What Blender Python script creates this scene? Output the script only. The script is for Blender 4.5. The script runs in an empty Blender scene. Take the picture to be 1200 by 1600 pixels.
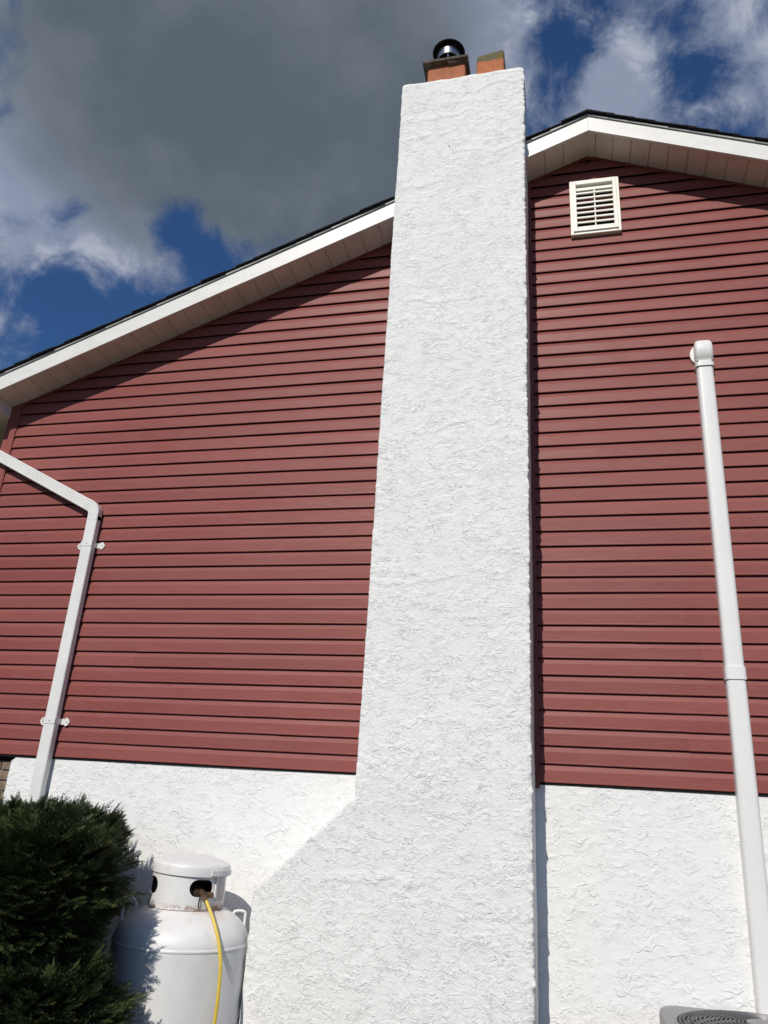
import bpy, math, random
import numpy as np
from mathutils import Vector, Matrix

random.seed(7); rng = np.random.default_rng(11)
SC = bpy.context.scene
COL = SC.collection
S = 0.1016                 # siding exposure
ZS = 1.83                  # height of the lowest siding edge above the ground
RX, RZ = 0.267, 6.446      # ridge, where the soffit meets the wall
ML, MR = 0.409, 0.423      # roof pitches
CH_L, CH_R, CH_D, CH_T = -1.155, -0.195, 0.40, 7.05
OV = 0.267                 # rake overhang

# ---------------------------------------------------------------- camera
cam_d = bpy.data.cameras.new('camera'); cam = bpy.data.objects.new('camera', cam_d); COL.objects.link(cam)
cam_d.sensor_fit = 'VERTICAL'; cam_d.sensor_height = 36.0; cam_d.lens = 36.0*1189.57/1600.0
cam_d.clip_start = 0.05; cam_d.clip_end = 2000
yaw, pitch, roll = -0.24700, 0.36840, 0.06190
fw = Vector((math.sin(yaw)*math.cos(pitch), math.cos(yaw)*math.cos(pitch), math.sin(pitch)))
rt = Vector((math.cos(yaw), -math.sin(yaw), 0)); up = rt.cross(fw)
r2 = rt*math.cos(roll)+up*math.sin(roll); u2 = up*math.cos(roll)-rt*math.sin(roll)
cam.matrix_world = Matrix(((r2.x, u2.x, -fw.x, 0.0), (r2.y, u2.y, -fw.y, -4.713), (r2.z, u2.z, -fw.z, 1.648), (0, 0, 0, 1)))
SC.camera = cam

# ---------------------------------------------------------------- sun, sky
SUN = Vector((-0.15, -1.0, 0.84)).normalized()      # direction towards the sun
sd = bpy.data.lights.new('sun', 'SUN'); so = bpy.data.objects.new('sun', sd); COL.objects.link(so)
sd.energy = 3.7; sd.angle = math.radians(0.5); sd.color = (1.0, 0.945, 0.865)
so.rotation_euler = SUN.to_track_quat('Z', 'Y').to_euler()
SC.view_settings.view_transform = 'Standard'; SC.view_settings.look = 'None'
SC.view_settings.exposure = 0.0; SC.view_settings.gamma = 1.0; SC.view_settings.use_curve_mapping = False

W = bpy.data.worlds.new('World'); SC.world = W; W.use_nodes = True
nt = W.node_tree; nt.nodes.clear()
class NB:
    """small node-building helper"""
    def __init__(s, tree): s.t = tree
    def n(s, typ, **kw):
        o = s.t.nodes.new(typ)
        for k, v in kw.items():
            if k.startswith('_'): setattr(o, k[1:], v)
        return o
    def l(s, a, b): s.t.links.new(a, b)
    def val(s, sock, v):
        if hasattr(v, 'is_linked') or isinstance(v, bpy.types.NodeSocket): s.l(v, sock)
        else: sock.default_value = v
    def math(s, op, a, b=None, c=None, clamp=False):
        o = s.n('ShaderNodeMath', _operation=op, _use_clamp=clamp); s.val(o.inputs[0], a)
        if b is not None: s.val(o.inputs[1], b)
        if c is not None: s.val(o.inputs[2], c)
        return o.outputs[0]
    def noise(s, vec, scale, detail=4, rough=0.5, lac=2.0, dist=0.0):
        o = s.n('ShaderNodeTexNoise'); s.l(vec, o.inputs['Vector'])
        o.inputs['Scale'].default_value = scale; o.inputs['Detail'].default_value = detail
        o.inputs['Roughness'].default_value = rough; o.inputs['Lacunarity'].default_value = lac
        o.inputs['Distortion'].default_value = dist
        return o.outputs['Fac']
    def ramp(s, v, a, b, to0=0.0, to1=1.0, smooth=True):
        o = s.n('ShaderNodeMapRange', _interpolation_type='SMOOTHSTEP' if smooth else 'LINEAR')
        s.val(o.inputs['Value'], v); o.inputs['From Min'].default_value = a; o.inputs['From Max'].default_value = b
        o.inputs['To Min'].default_value = to0; o.inputs['To Max'].default_value = to1
        return o.outputs['Result']
    def mix(s, f, a, b, mode='MIX'):
        o = s.n('ShaderNodeMix', _data_type='RGBA', _blend_type=mode, _clamp_factor=True)
        s.val(o.inputs[0], f); s.val(o.inputs[6], a); s.val(o.inputs[7], b)
        return o.outputs[2]
    def mapping(s, vec, scale=(1, 1, 1), loc=(0, 0, 0), rot=(0, 0, 0)):
        o = s.n('ShaderNodeMapping'); s.l(vec, o.inputs['Vector'])
        o.inputs['Scale'].default_value = scale; o.inputs['Location'].default_value = loc; o.inputs['Rotation'].default_value = rot
        return o.outputs['Vector']

g = NB(nt)
sky = g.n('ShaderNodeTexSky', _sky_type='NISHITA', _sun_disc=False)
sky.sun_elevation = math.asin(SUN.z); sky.sun_rotation = math.atan2(SUN.x, SUN.y)
sky.air_density = 1.0; sky.dust_density = 0.3; sky.ozone_density = 3.0; sky.altitude = 200
tc = g.n('ShaderNodeTexCoord').outputs['Generated']
SKY_MULT = 0.08
blue = g.mix(1.0, sky.outputs['Color'], (0.44, 0.70, 1.0, 1), 'MULTIPLY')
# cloud cover: fractal noise pushed up and down by broad cloud masses standing in given directions
nA = g.noise(g.mapping(tc, (1, 1, 1.25), (3.1, 0.4, 1.7)), 3.2, 9, 0.56, dist=0.35)
nB = g.noise(g.mapping(tc, (1, 1, 1.1), (9.1, 2.4, 5.7)), 14.0, 9, 0.66, dist=0.35)
cov = g.math('ADD', g.math('MULTIPLY', nA, 1.15), g.math('MULTIPLY', nB, 1.0)); cov = g.math('SUBTRACT', cov, 0.575)
def blob(d, r, w):
    o = g.n('ShaderNodeVectorMath', _operation='DISTANCE'); g.l(tc, o.inputs[0])
    L = math.sqrt(sum(c*c for c in d)); o.inputs[1].default_value = [c/L for c in d]
    return g.ramp(o.outputs['Value'], 0.0, r, w, 0.0)
blobs = [((-0.388, .543, .744), .34, .40), ((-.27, .66, .70), .24, .34), ((-.207, .569, .796), .30, .25), ((-.157, .458, .875), .5, .25),
         ((-.575, .559, .597), .13, .20), ((-.52, .565, .64), .13, .16), ((-.60, .565, .565), .07, .16), ((-.477, .657, .584), .06, .22),
         ((-.445, .738, .508), .18, -.36), ((-.54, .68, .50), .13, -.30), ((-.395, .69, .606), .05, -.22), ((-.438, .648, .625), .05, -.30), ((-.575, .62, .53), .04, -.16), ((-.60, .57, .60), .035, -.20), ((-.535, .575, .615), .035, -.16), ((-.485, .625, .612), .04, .10),
         ((-.575, .605, .55), .03, -.10), ((-.535, .575, .615), .028, -.10),
         ((-.06, .60, .80), .10, .12), ((.076, .637, .767), .075, .30), ((.055, .67, .74), .08, .26), ((.215, .645, .735), .095, .34), ((.17, .595, .785), .07, .22), ((.10, .68, .73), .07, .12),
         ((.004, .625, .78), .050, -.26), ((.045, .595, .80), .05, -.18), ((.145, .645, .75), .045, -.22), ((.105, .60, .79), .04, -.16), ((.007, .68, .73), .05, -.10)]
for d, r, w in blobs: cov = g.math('ADD', cov, blob(d, r*(1.30 if w < 0 else 1.0), w*(.72 if w < 0 else .9)))
alpha = g.math('MULTIPLY', g.ramp(cov, 0.36, 0.76), 1.0)
dk = blob((-0.34, .56, .76), .34, 1.0)
for d, r, w in (((-.26, .66, .70), .22, .9), ((-.157, .458, .875), .45, .5), ((-.46, .50, .74), .24, .6)): dk = g.math('ADD', dk, blob(d, r, w))
thick = g.ramp(g.math('ADD', dk, g.math('MULTIPLY', g.math('SUBTRACT', nA, .5), 1.1)), 0.10, 0.80)
nC = g.noise(g.mapping(tc, (1, 1, 1.2), (1.1, 7.4, 2.7)), 4.5, 5, 0.5)
ccol = g.mix(thick, (0.285, 0.325, 0.430, 1), (0.108, 0.132, 0.158, 1))
ccol = g.mix(g.math('MULTIPLY', g.ramp(nC, 0.40, 0.66, 0.0, 0.7), g.ramp(thick, .25, .8)), ccol, (0.205, 0.235, 0.270, 1))
ccol = g.mix(g.math('MULTIPLY', g.ramp(nB, .5, .68), g.ramp(thick, 0.0, .6, .75, 0.0)), ccol, (0.50, 0.53, 0.62, 1))
sv = g.n('ShaderNodeVectorMath', _operation='SCALE'); g.l(blue, sv.inputs[0]); sv.inputs['Scale'].default_value = SKY_MULT
fin = g.mix(g.math('MULTIPLY', alpha, 0.93), sv.outputs[0], ccol)
# brought to one background strength
sv2 = g.n('ShaderNodeVectorMath', _operation='SCALE'); g.l(fin, sv2.inputs[0]); sv2.inputs['Scale'].default_value = 10.0
bg = g.n('ShaderNodeBackground'); g.l(sv2.outputs[0], bg.inputs['Color']); bg.inputs['Strength'].default_value = 0.1
wo = g.n('ShaderNodeOutputWorld'); g.l(bg.outputs[0], wo.inputs['Surface'])

# ---------------------------------------------------------------- materials
def material(name, rough=0.6, spec=0.5, metal=0.0):
    m = bpy.data.materials.new(name); m.use_nodes = True
    b = NB(m.node_tree); p = m.node_tree.nodes['Principled BSDF']
    p.inputs['Roughness'].default_value = rough; p.inputs['Metallic'].default_value = metal
    p.inputs['Specular IOR Level'].default_value = spec
    obj = b.n('ShaderNodeTexCoord').outputs['Object']
    return m, b, p, obj
def bump(b, p, h, strength, dist):
    o = b.n('ShaderNodeBump'); b.l(h, o.inputs['Height']); o.inputs['Strength'].default_value = strength
    o.inputs['Distance'].default_value = dist; b.l(o.outputs[0], p.inputs['Normal'])
def geo_pos(b): return b.n('ShaderNodeNewGeometry').outputs['Position']

def mat_stucco(name, base, coarse=1.0, mlo=.3, fine=.5, amp=.0042):
    m, b, p, o = material(name, 0.75, 0.3)
    pos = geo_pos(b)
    w = b.noise(pos, 7.0, 3, 0.5)
    dv = b.n('ShaderNodeVectorMath', _operation='ADD'); b.l(b.mapping(pos, (1, 1, 1.5)), dv.inputs[0])
    cn = b.n('ShaderNodeTexNoise'); b.l(pos, cn.inputs['Vector']); cn.inputs['Scale'].default_value = 16; cn.inputs['Detail'].default_value = 4
    sc = b.n('ShaderNodeVectorMath', _operation='SCALE'); b.l(cn.outputs['Color'], sc.inputs[0]); sc.inputs['Scale'].default_value = 0.10
    b.l(sc.outputs[0], dv.inputs[1]); v = dv.outputs[0]
    n1 = b.noise(v, 9*coarse, 3, 0.55)
    n2 = b.noise(b.mapping(v, (1, 1, 1.25), (5, 3, 1)), 20*coarse, 3, 0.55)
    def saw(n, K):
        f = b.math('FRACT', b.math('MULTIPLY', n, K))
        return b.math('MINIMUM', f, b.math('MULTIPLY', b.math('SUBTRACT', 1.0, f), 9.0))
    m1 = b.ramp(w, .38, .66, mlo, 1.0); m2 = b.ramp(b.noise(b.mapping(pos, (1, 1, 1.4), (8, 1, 4)), 10, 4, .6), .44, .60, mlo*.6, 1.0)
    h = b.math('ADD', b.math('MULTIPLY', saw(n1, 5.0), m1), b.math('MULTIPLY', b.math('MULTIPLY', saw(n2, 5.0), m2), .75))
    f = b.noise(pos, 150, 4, 0.6)
    h = b.math('ADD', h, b.math('MULTIPLY', f, fine))
    h = b.math('ADD', h, b.math('MULTIPLY', b.noise(pos, 30, 3, .5), fine*.9))
    bump(b, p, h, 0.9, amp)
    c = b.mix(b.ramp(b.noise(pos, 2.2, 4, .6), .3, .7, 0, .4), base, tuple(x*.94 for x in base[:3])+(1,))
    c = b.mix(b.ramp(b.noise(b.mapping(pos, (3, 3, .5)), 2.0, 5, .6), .56, .8, 0, .22), c, (base[0]*.80, base[1]*.79, base[2]*.76, 1))
    b.l(c, p.inputs['Base Color'])
    return m
M_ST = mat_stucco('white_stucco', (.79, .785, .762, 1), 1.0, .36, .26, .0038)
M_STF = mat_stucco('white_trowelled_stucco', (.80, .796, .775, 1), 0.62, .12, .18, .0036)

def mat_vinyl():
    m, b, p, o = material('red_vinyl', 0.5, 0.22)
    pos = geo_pos(b)
    oi = b.n('ShaderNodeObjectInfo').outputs['Random']
    grain = b.noise(b.mapping(pos, (1.3, 1, 34)), 9.0, 6, 0.62)
    fade = b.noise(b.mapping(pos, (.35, .35, 1.6)), 1.5, 4, .55)
    c = b.mix(b.ramp(fade, .3, .72, 0, 1), (.214, .052, .044, 1), (.250, .073, .063, 1))
    c = b.mix(b.ramp(grain, .35, .68, 0, .40), c, (.280, .094, .084, 1))
    h = b.n('ShaderNodeHueSaturation'); b.l(c, h.inputs['Color'])
    b.l(b.ramp(oi, 0, 1, .93, 1.06, False), h.inputs['Value'])
    # chalky streaks of weathered vinyl
    st = b.noise(b.mapping(pos, (1.1, 1, 60)), 3.2, 6, .66)
    chalk = b.math('MULTIPLY', b.ramp(st, .53, .74), b.ramp(b.noise(pos, 1.1, 4, .6), .45, .66))
    c2 = b.mix(b.math('MULTIPLY', chalk, .40), h.outputs['Color'], (.50, .28, .26, 1))
    b.l(c2, p.inputs['Base Color'])
    b.l(b.ramp(fade, .3, .7, .42, .56), p.inputs['Roughness'])
    bump(b, p, b.math('ADD', grain, b.math('MULTIPLY', b.noise(b.mapping(pos, (1, 1, 2.5)), 2.6, 2, .5), 9.0)), 0.22, 0.0022)
    return m
M_VIN = mat_vinyl()

def mat_plain(name, col, rough=.5, spec=.5, metal=0.0, var=.12, scale=6.0, dirt=None, dirt_amt=.3, bscale=0, bstr=.2, bdist=.001, stretch=(1, 1, 1)):
    m, b, p, o = material(name, rough, spec, metal)
    pos = b.mapping(geo_pos(b), stretch)
    n = b.noise(pos, scale, 6, .6)
    c = b.mix(b.ramp(n, .3, .7), tuple(x*(1-var) for x in col)+(1,), tuple(min(1, x*(1+var*.6)) for x in col)+(1,))
    if dirt:
        d = b.noise(b.mapping(pos, (1, 1, .35)), scale*2.3, 8, .68)
        c = b.mix(b.ramp(d, .52, .74, 0, dirt_amt), c, dirt+(1,))
    b.l(c, p.inputs['Base Color'])
    if bscale: bump(b, p, b.noise(pos, bscale, 6, .6), bstr, bdist)
    return m
M_ALU = mat_plain('white_painted_aluminium', (.73, .72, .69), .38, .5, var=.05, dirt=(.52, .50, .45), dirt_amt=.16)
M_FASC = mat_plain('white_fascia_coil', (.72, .705, .67), .42, .5, var=.05, dirt=(.5, .48, .42), dirt_amt=.22, bscale=3, bstr=.25, bdist=.004, stretch=(1, 1, 3))
M_SOF = mat_plain('beige_vinyl_soffit', (.74, .655, .615), .55, .4, var=.10, scale=3, dirt=(.28, .22, .18), dirt_amt=.3)
M_PVC = mat_plain('white_pvc_duct', (.77, .76, .735), .32, .5, var=.03, scale=3, dirt=(.6, .59, .55), dirt_amt=.12)
M_VENT = mat_plain('cream_vent_plastic', (.82, .79, .70), .45, .45, var=.04, dirt=(.5, .45, .35), dirt_amt=.2)
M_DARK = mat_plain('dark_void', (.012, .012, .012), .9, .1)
M_DRIP = mat_plain('grey_drip_edge', (.30, .295, .28), .5, .5, dirt=(.1, .1, .09), dirt_amt=.4)
M_SHIN = mat_plain('dark_asphalt_shingle', (.028, .027, .030), .95, .2, var=.5, scale=60, bscale=220, bstr=.7, bdist=.003)
M_SIDE = mat_plain('lap_gap_shade_black', (.015, .014, .014), .9, .1)  # shade in the gaps between siding courses, put into a near-black colour
M_CLAY = mat_plain('terracotta_clay', (.40, .150, .078), .85, .2, var=.16, scale=14, dirt=(.16, .07, .04), dirt_amt=.5, bscale=60, bstr=.5, bdist=.002)
M_STEEL = mat_plain('stainless_steel', (.55, .55, .55), .28, .5, 1.0, var=.15, scale=10)
M_BLKM = mat_plain('black_painted_metal', (.012, .016, .017), .5, .4)
M_BRASS = mat_plain('dull_brass_fitting', (.20, .13, .085), .45, .5, .7, var=.4, scale=60, dirt=(.06, .04, .03), dirt_amt=.6)
M_YEL = mat_plain('yellow_hose_coating', (.70, .50, .06), .38, .5, var=.06, scale=30, dirt=(.4, .26, .03), dirt_amt=.3)
M_MORT = mat_plain('brown_mortar_cap', (.13, .105, .085), .95, .2, var=.4, scale=14, dirt=(.04, .035, .03), dirt_amt=.7, bscale=70, bstr=.8, bdist=.005)
M_BRICK = mat_plain('tan_brick', (.23, .165, .115), .9, .2, var=.25, scale=18, dirt=(.10, .07, .05), dirt_amt=.5, bscale=90, bstr=.6, bdist=.003)
M_MRT = mat_plain('grey_mortar', (.30, .28, .25), .95, .1, bscale=120, bstr=.6, bdist=.003)
M_GRND = None

def mat_flue_moss():
    m, b, p, o = material('mossy_terracotta', .9, .2)
    pos = geo_pos(b)
    n = b.noise(pos, 18, 7, .65)
    clay = b.mix(b.ramp(n, .35, .7), (.50, .18, .085, 1), (.36, .13, .06, 1))
    z = b.n('ShaderNodeSeparateXYZ'); b.l(pos, z.inputs[0])
    zz = b.math('ADD', z.outputs[2], b.math('MULTIPLY', b.math('SUBTRACT', b.noise(pos, 26, 4, .6), .5), .05))
    moss = b.mix(b.ramp(b.noise(pos, 22, 5, .7), .42, .6), (.13, .115, .09, 1), (.16, .135, .035, 1))
    b.l(b.mix(b.ramp(zz, 7.248, 7.266), clay, moss), p.inputs['Base Color'])
    bump(b, p, b.noise(pos, 70, 5, .7), .6, .003)
    return m
M_FLUE2 = mat_flue_moss()

def mat_tank():
    m, b, p, o = material('weathered_white_tank_paint', .40, .5)
    pos = geo_pos(b)
    sep = b.n('ShaderNodeSeparateXYZ'); b.l(pos, sep.inputs[0])
    c = b.mix(b.ramp(b.noise(pos, 4.5, 6, .6), .3, .7), (.70, .69, .675, 1), (.77, .765, .75, 1))
    c = b.mix(b.ramp(b.noise(b.mapping(pos, (1, 1, .3)), 16, 8, .7), .54, .75, 0, .42), c, (.46, .44, .42, 1))
    sp = b.noise(pos, 130, 3, .6)
    c = b.mix(b.math('MULTIPLY', b.ramp(sp, .70, .76), .6), c, (.16, .13, .11, 1))
    # rust creeping along the foot of the collar, the lug welds and the seam
    def band(z0, w): return b.ramp(b.math('ABSOLUTE', b.math('SUBTRACT', sep.outputs[2], z0)), 0.0, w, 1.0, 0.0)
    rn = b.noise(pos, 34, 8, .7); rn2 = b.noise(pos, 9, 4, .6)
    r = b.math('MULTIPLY', band(1.092, .026), b.math('MULTIPLY', b.ramp(rn, .40, .52), b.ramp(rn2, .44, .56)))
    c = b.mix(b.math('MULTIPLY', r, .95), c, (.20, .055, .02, 1))
    halo = b.math('MULTIPLY', band(1.075, .07), b.math('MULTIPLY', b.ramp(rn2, .48, .68), .38))
    c = b.mix(halo, c, (.52, .38, .22, 1))
    s2 = b.math('MULTIPLY', band(.93, .016), b.math('MULTIPLY', b.ramp(b.noise(pos, 50, 6, .7), .55, .7), .45))
    c = b.mix(s2, c, (.30, .25, .20, 1))
    b.l(c, p.inputs['Base Color'])
    b.l(b.ramp(b.noise(pos, 12, 6, .65), .3, .75, .30, .55), p.inputs['Roughness'])
    bump(b, p, b.math('ADD', b.noise(pos, 5, 3, .5), b.math('MULTIPLY', b.noise(pos, 90, 5, .6), .12)), .25, .006)
    return m
M_TANK = mat_tank()
M_RUST = mat_plain('rusty_steel', (.11, .045, .022), .8, .3, var=.5, scale=40, dirt=(.02, .015, .012), dirt_amt=.9, bscale=90, bstr=.6, bdist=.002)
M_LINE = mat_plain('collar_inside_shade', (.045, .040, .038), .8, .3, var=.4, scale=20)  # inner collar skin painted near-black to stand for the shade inside
M_PLATE = mat_plain('painted_over_plate', (.66, .655, .64), .4, .5)
M_LABEL = mat_plain('faded_pink_sticker', (.56, .50, .49), .5, .4, var=.15, scale=40)
M_AC = mat_plain('grey_steel_cabinet', (.27, .26, .262), .42, .5, .25, var=.08, dirt=(.2, .19, .18), dirt_amt=.3)
M_WIRE = mat_plain('grille_wire', (.10, .10, .105), .35, .6, .5)

def mat_needle(name, c0, c1, c2):
    m, b, p, o = material(name, .55, .35)
    pos = geo_pos(b)
    c = b.mix(b.ramp(b.noise(pos, 9, 4, .6), .3, .7), c0, c1)
    c = b.mix(b.ramp(b.noise(pos, 24, 3, .6), .50, .66, 0, .8), c, c2)
    b.l(c, p.inputs['Base Color'])
    return m
M_NDL = mat_needle('dark_needles', (.028, .044, .016, 1), (.052, .074, .024, 1), (.110, .125, .038, 1))
M_BARK = mat_plain('brown_bark', (.09, .06, .04), .9, .2, var=.3, scale=30, bscale=60, bstr=.8, bdist=.006)

def mat_ground():
    m, b, p, o = material('lawn_ground', .95, .1)
    pos = geo_pos(b)
    c = b.mix(b.ramp(b.noise(pos, 1.3, 8, .65), .35, .65), (.060, .075, .030, 1), (.13, .115, .075, 1))
    c = b.mix(b.ramp(b.noise(pos, 40, 6, .7), .4, .7, 0, .6), c, (.11, .12, .05, 1))
    b.l(c, p.inputs['Base Color']); bump(b, p, b.noise(pos, 60, 6, .7), .8, .03)
    return m
M_GRND = mat_ground()
M_GRAV = mat_plain('brown_mulch', (.12, .085, .06), .95, .2, var=.5, scale=55, bscale=45, bstr=1.0, bdist=.02)

# ---------------------------------------------------------------- mesh helpers
def link_mesh(name, verts, faces, mat, parent=None, smooth=False, loc=None):
    me = bpy.data.meshes.new(name); me.from_pydata([tuple(v) for v in verts], [], [tuple(f) for f in faces]); me.update()
    if mat: me.materials.append(mat)
    if smooth: me.polygons.foreach_set('use_smooth', [True]*len(me.polygons))
    o = bpy.data.objects.new(name, me); COL.objects.link(o)
    if parent: o.parent = parent
    if loc is not None: o.location = loc
    return o
def link_grid(name, V, nr, nc, mat, parent=None, wrap=False):
    """V: (nr*nc,3) array of a regular grid -> quad mesh built with numpy."""
    idx = np.arange(nr*nc).reshape(nr, nc)
    a = idx[:-1, :-1].ravel(); b_ = idx[:-1, 1:].ravel(); c = idx[1:, 1:].ravel(); d = idx[1:, :-1].ravel()
    F = np.stack([a, b_, c, d], 1)
    return link_np(name, V, F, mat, parent, True)
def link_np(name, V, F, mat, parent=None, smooth=False):
    n = F.shape[1]; me = bpy.data.meshes.new(name)
    me.vertices.add(len(V)); me.vertices.foreach_set('co', np.asarray(V, np.float32).ravel())
    me.loops.add(F.size); me.loops.foreach_set('vertex_index', F.ravel().astype(np.int32))
    me.polygons.add(len(F)); me.polygons.foreach_set('loop_start', np.arange(0, F.size, n, dtype=np.int32))
    me.polygons.foreach_set('loop_total', np.full(len(F), n, np.int32))
    if smooth: me.polygons.foreach_set('use_smooth', np.ones(len(F), bool))
    me.update(calc_edges=True); me.validate()
    if mat: me.materials.append(mat)
    o = bpy.data.objects.new(name, me); COL.objects.link(o)
    if parent: o.parent = parent
    return o
def thing(name, label, cat, loc=(0, 0, 0), group=None):
    o = bpy.data.objects.new(name, None); o.empty_display_size = .2; COL.objects.link(o); o.location = loc
    o['label'] = label; o['category'] = cat
    if group: o['group'] = group
    return o
class MB:
    def __init__(s): s.v = []; s.f = []
    def add(s, vs, fs):
        n = len(s.v); s.v += [tuple(v) for v in vs]; s.f += [tuple(i+n for i in f) for f in fs]
    def box(s, x0, x1, y0, y1, z0, z1):
        s.add([(x0, y0, z0), (x1, y0, z0), (x1, y1, z0), (x0, y1, z0), (x0, y0, z1), (x1, y0, z1), (x1, y1, z1), (x0, y1, z1)],
              [(0, 3, 2, 1), (4, 5, 6, 7), (0, 1, 5, 4), (1, 2, 6, 5), (2, 3, 7, 6), (3, 0, 4, 7)])
    def bbox(s, x0, x1, y0, y1, z0, z1, r=.003):
        """box with chamfered vertical+horizontal edges (26-face)"""
        X = [x0, x0+r, x1-r, x1]; Y = [y0, y0+r, y1-r, y1]; Z = [z0, z0+r, z1-r, z1]
        vs = []; ix = {}
        def v(i, j, k):
            key = (i, j, k)
            if key not in ix: ix[key] = len(vs); vs.append((X[i], Y[j], Z[k]))
            return ix[key]
        fs = []
        fs.append([v(0, 1, 1), v(0, 1, 2), v(0, 2, 2), v(0, 2, 1)]); fs.append([v(3, 1, 1), v(3, 2, 1), v(3, 2, 2), v(3, 1, 2)])
        fs.append([v(1, 0, 1), v(2, 0, 1), v(2, 0, 2), v(1, 0, 2)]); fs.append([v(1, 3, 1), v(1, 3, 2), v(2, 3, 2), v(2, 3, 1)])
        fs.append([v(1, 1, 0), v(1, 2, 0), v(2, 2, 0), v(2, 1, 0)]); fs.append([v(1, 1, 3), v(2, 1, 3), v(2, 2, 3), v(1, 2, 3)])
        for a, A in ((0, 1), (3, 2)):
            for c, Cc in ((0, 1), (3, 2)):
                fs.append([v(a, Cc, 1), v(a, Cc, 2), v(A, c, 2), v(A, c, 1)])
                fs.append([v(a, 1, Cc), v(a, 2, Cc), v(A, 2, c), v(A, 1, c)])
                fs.append([v(1, a, Cc), v(2, a, Cc), v(2, A, c), v(1, A, c)])
                for e, E in ((0, 1), (3, 2)):
                    fs.append([v(a, Cc, E), v(A, c, E), v(A, Cc, e)])
        s.add(vs, fs)
    def prism(s, pts, y0, y1):
        """pts: xz polygon extruded along y"""
        n = len(pts)
        s.add([(x, y0, z) for x, z in pts]+[(x, y1, z) for x, z in pts],
              [tuple(range(n)), tuple(range(2*n-1, n-1, -1))]+[(i, i+n, (i+1) % n+n, (i+1) % n) for i in range(n)])
    def rings(s, rings, cap0=True, cap1=True, closed=True):
        n = len(rings[0]); base = len(s.v)
        vs = [p for r in rings for p in r]; fs = []
        for k in range(len(rings)-1):
            for i in range(n if closed else n-1):
                j = (i+1) % n
                fs.append((k*n+i, k*n+j, (k+1)*n+j, (k+1)*n+i))
        if cap0: fs.append(tuple(range(n-1, -1, -1)))
        if cap1: fs.append(tuple((len(rings)-1)*n+i for i in range(n)))
        s.add(vs, fs)
    def tube(s, path, r, n=10, cap=True):
        P = [Vector(p) for p in path]; rr = []; prev = None
        for i, p in enumerate(P):
            t = (P[min(i+1, len(P)-1)]-P[max(i-1, 0)]).normalized()
            if prev is None:
                a = Vector((0, 0, 1)) if abs(t.z) < .9 else Vector((1, 0, 0)); u = t.cross(a).normalized()
            else: u = (prev-t*prev.dot(t)).normalized()
            prev = u; w = t.cross(u)
            q = r[i] if hasattr(r, '__len__') else r
            rr.append([p+(u*math.cos(2*math.pi*k/n)+w*math.sin(2*math.pi*k/n))*q for k in range(n)])
        s.rings(rr, cap, cap)
    def lathe(s, prof, c=(0, 0), n=48, cap0=False, cap1=False):
        s.rings([[(c[0]+r*math.cos(2*math.pi*k/n), c[1]+r*math.sin(2*math.pi*k/n), z) for k in range(n)] for r, z in prof], cap0, cap1)
    def build(s, name, mat, parent=None, smooth=False, kind=None, label=None):
        me = bpy.data.meshes.new(name); me.from_pydata(s.v, [], s.f); me.update()
        import bmesh
        bm = bmesh.new(); bm.from_mesh(me); bmesh.ops.recalc_face_normals(bm, faces=bm.faces); bm.to_mesh(me); bm.free()
        me.materials.append(mat)
        if smooth:
            me.polygons.foreach_set('use_smooth', [True]*len(me.polygons))
            me.set_sharp_from_angle(angle=math.radians(38))
        o = bpy.data.objects.new(name, me); COL.objects.link(o)
        if parent: o.parent = parent
        if kind: o['kind'] = kind
        if label: o['label'] = label
        return o
def vnoise(x, y, seed=0):
    xi = np.floor(x).astype(np.int64); yi = np.floor(y).astype(np.int64); xf = x-xi; yf = y-yi
    def h(a, b):
        n = (a*374761393+b*668265263+seed*974634777) & 0xffffffff
        n = ((n ^ (n >> 13))*1274126177) & 0xffffffff
        n = (n ^ (n >> 16)) & 0xffffffff
        return n/4294967295.0
    u = xf*xf*(3-2*xf); v = yf*yf*(3-2*yf)
    return (h(xi, yi)*(1-u)+h(xi+1, yi)*u)*(1-v)+(h(xi, yi+1)*(1-u)+h(xi+1, yi+1)*u)*v
def fbm(x, y, oct=4, seed=0, g_=.5):
    a = 1; s = 0; t = 0
    for k in range(oct): s = s+a*vnoise(x*2**k+k*17.3, y*2**k+k*9.1, seed+k); t += a; a *= g_
    return s/t
def sstep(x, a, b):
    t = np.clip((x-a)/(b-a), 0, 1); return t*t*(3-2*t)
def stucco_h(u, v, k=1.0, seed=0, amp=1.0):
    wx = (fbm(u*14, v*14, 3, seed+40)-.5)*.06; wy = (fbm(u*14+7, v*14+3, 3, seed+50)-.5)*.06
    n1 = fbm((u+wx)*8*k, (v+wy)*13*k, 3, seed)
    m = .08+.92*sstep(fbm(u*4.5, v*4.5, 3, seed+20), .46, .62)
    f = (n1*3.6) % 1.0; saw = np.minimum(f, (1-f)*6)
    return saw*m*.0024*amp+(fbm(u*2.2, v*2.2, 2, seed+33)-.5)*.008*amp

# ================================================================ SETTING
gr = MB(); gr.add([(-400, -400, 0), (400, -400, 0), (400, 400, 0), (-400, 400, 0)], [(0, 1, 2, 3)])
gr.build('ground', M_GRND, kind='structure')
gv = MB(); gv.add([(-5.2, -1.35, .004), (6, -1.35, .004), (6, -.0, .004), (-5.2, -.0, .004)], [(0, 1, 2, 3)])
gv.build('mulch_bed', M_GRAV, kind='structure')

# ================================================================ HOUSE
house = thing('house', 'red vinyl sided gable end of a house on a white stucco foundation', 'house', (0, 0, 0))
CORN = -4.31; XR = 5.2
def soffit_z(x):
    x = np.asarray(x, float); return np.where(x < RX, RZ-ML*(RX-x), RZ-MR*(x-RX))
def xl_at(z): return RX-(RZ-z)/ML
def xr_at(z): return RX+(RZ-z)/MR

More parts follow.
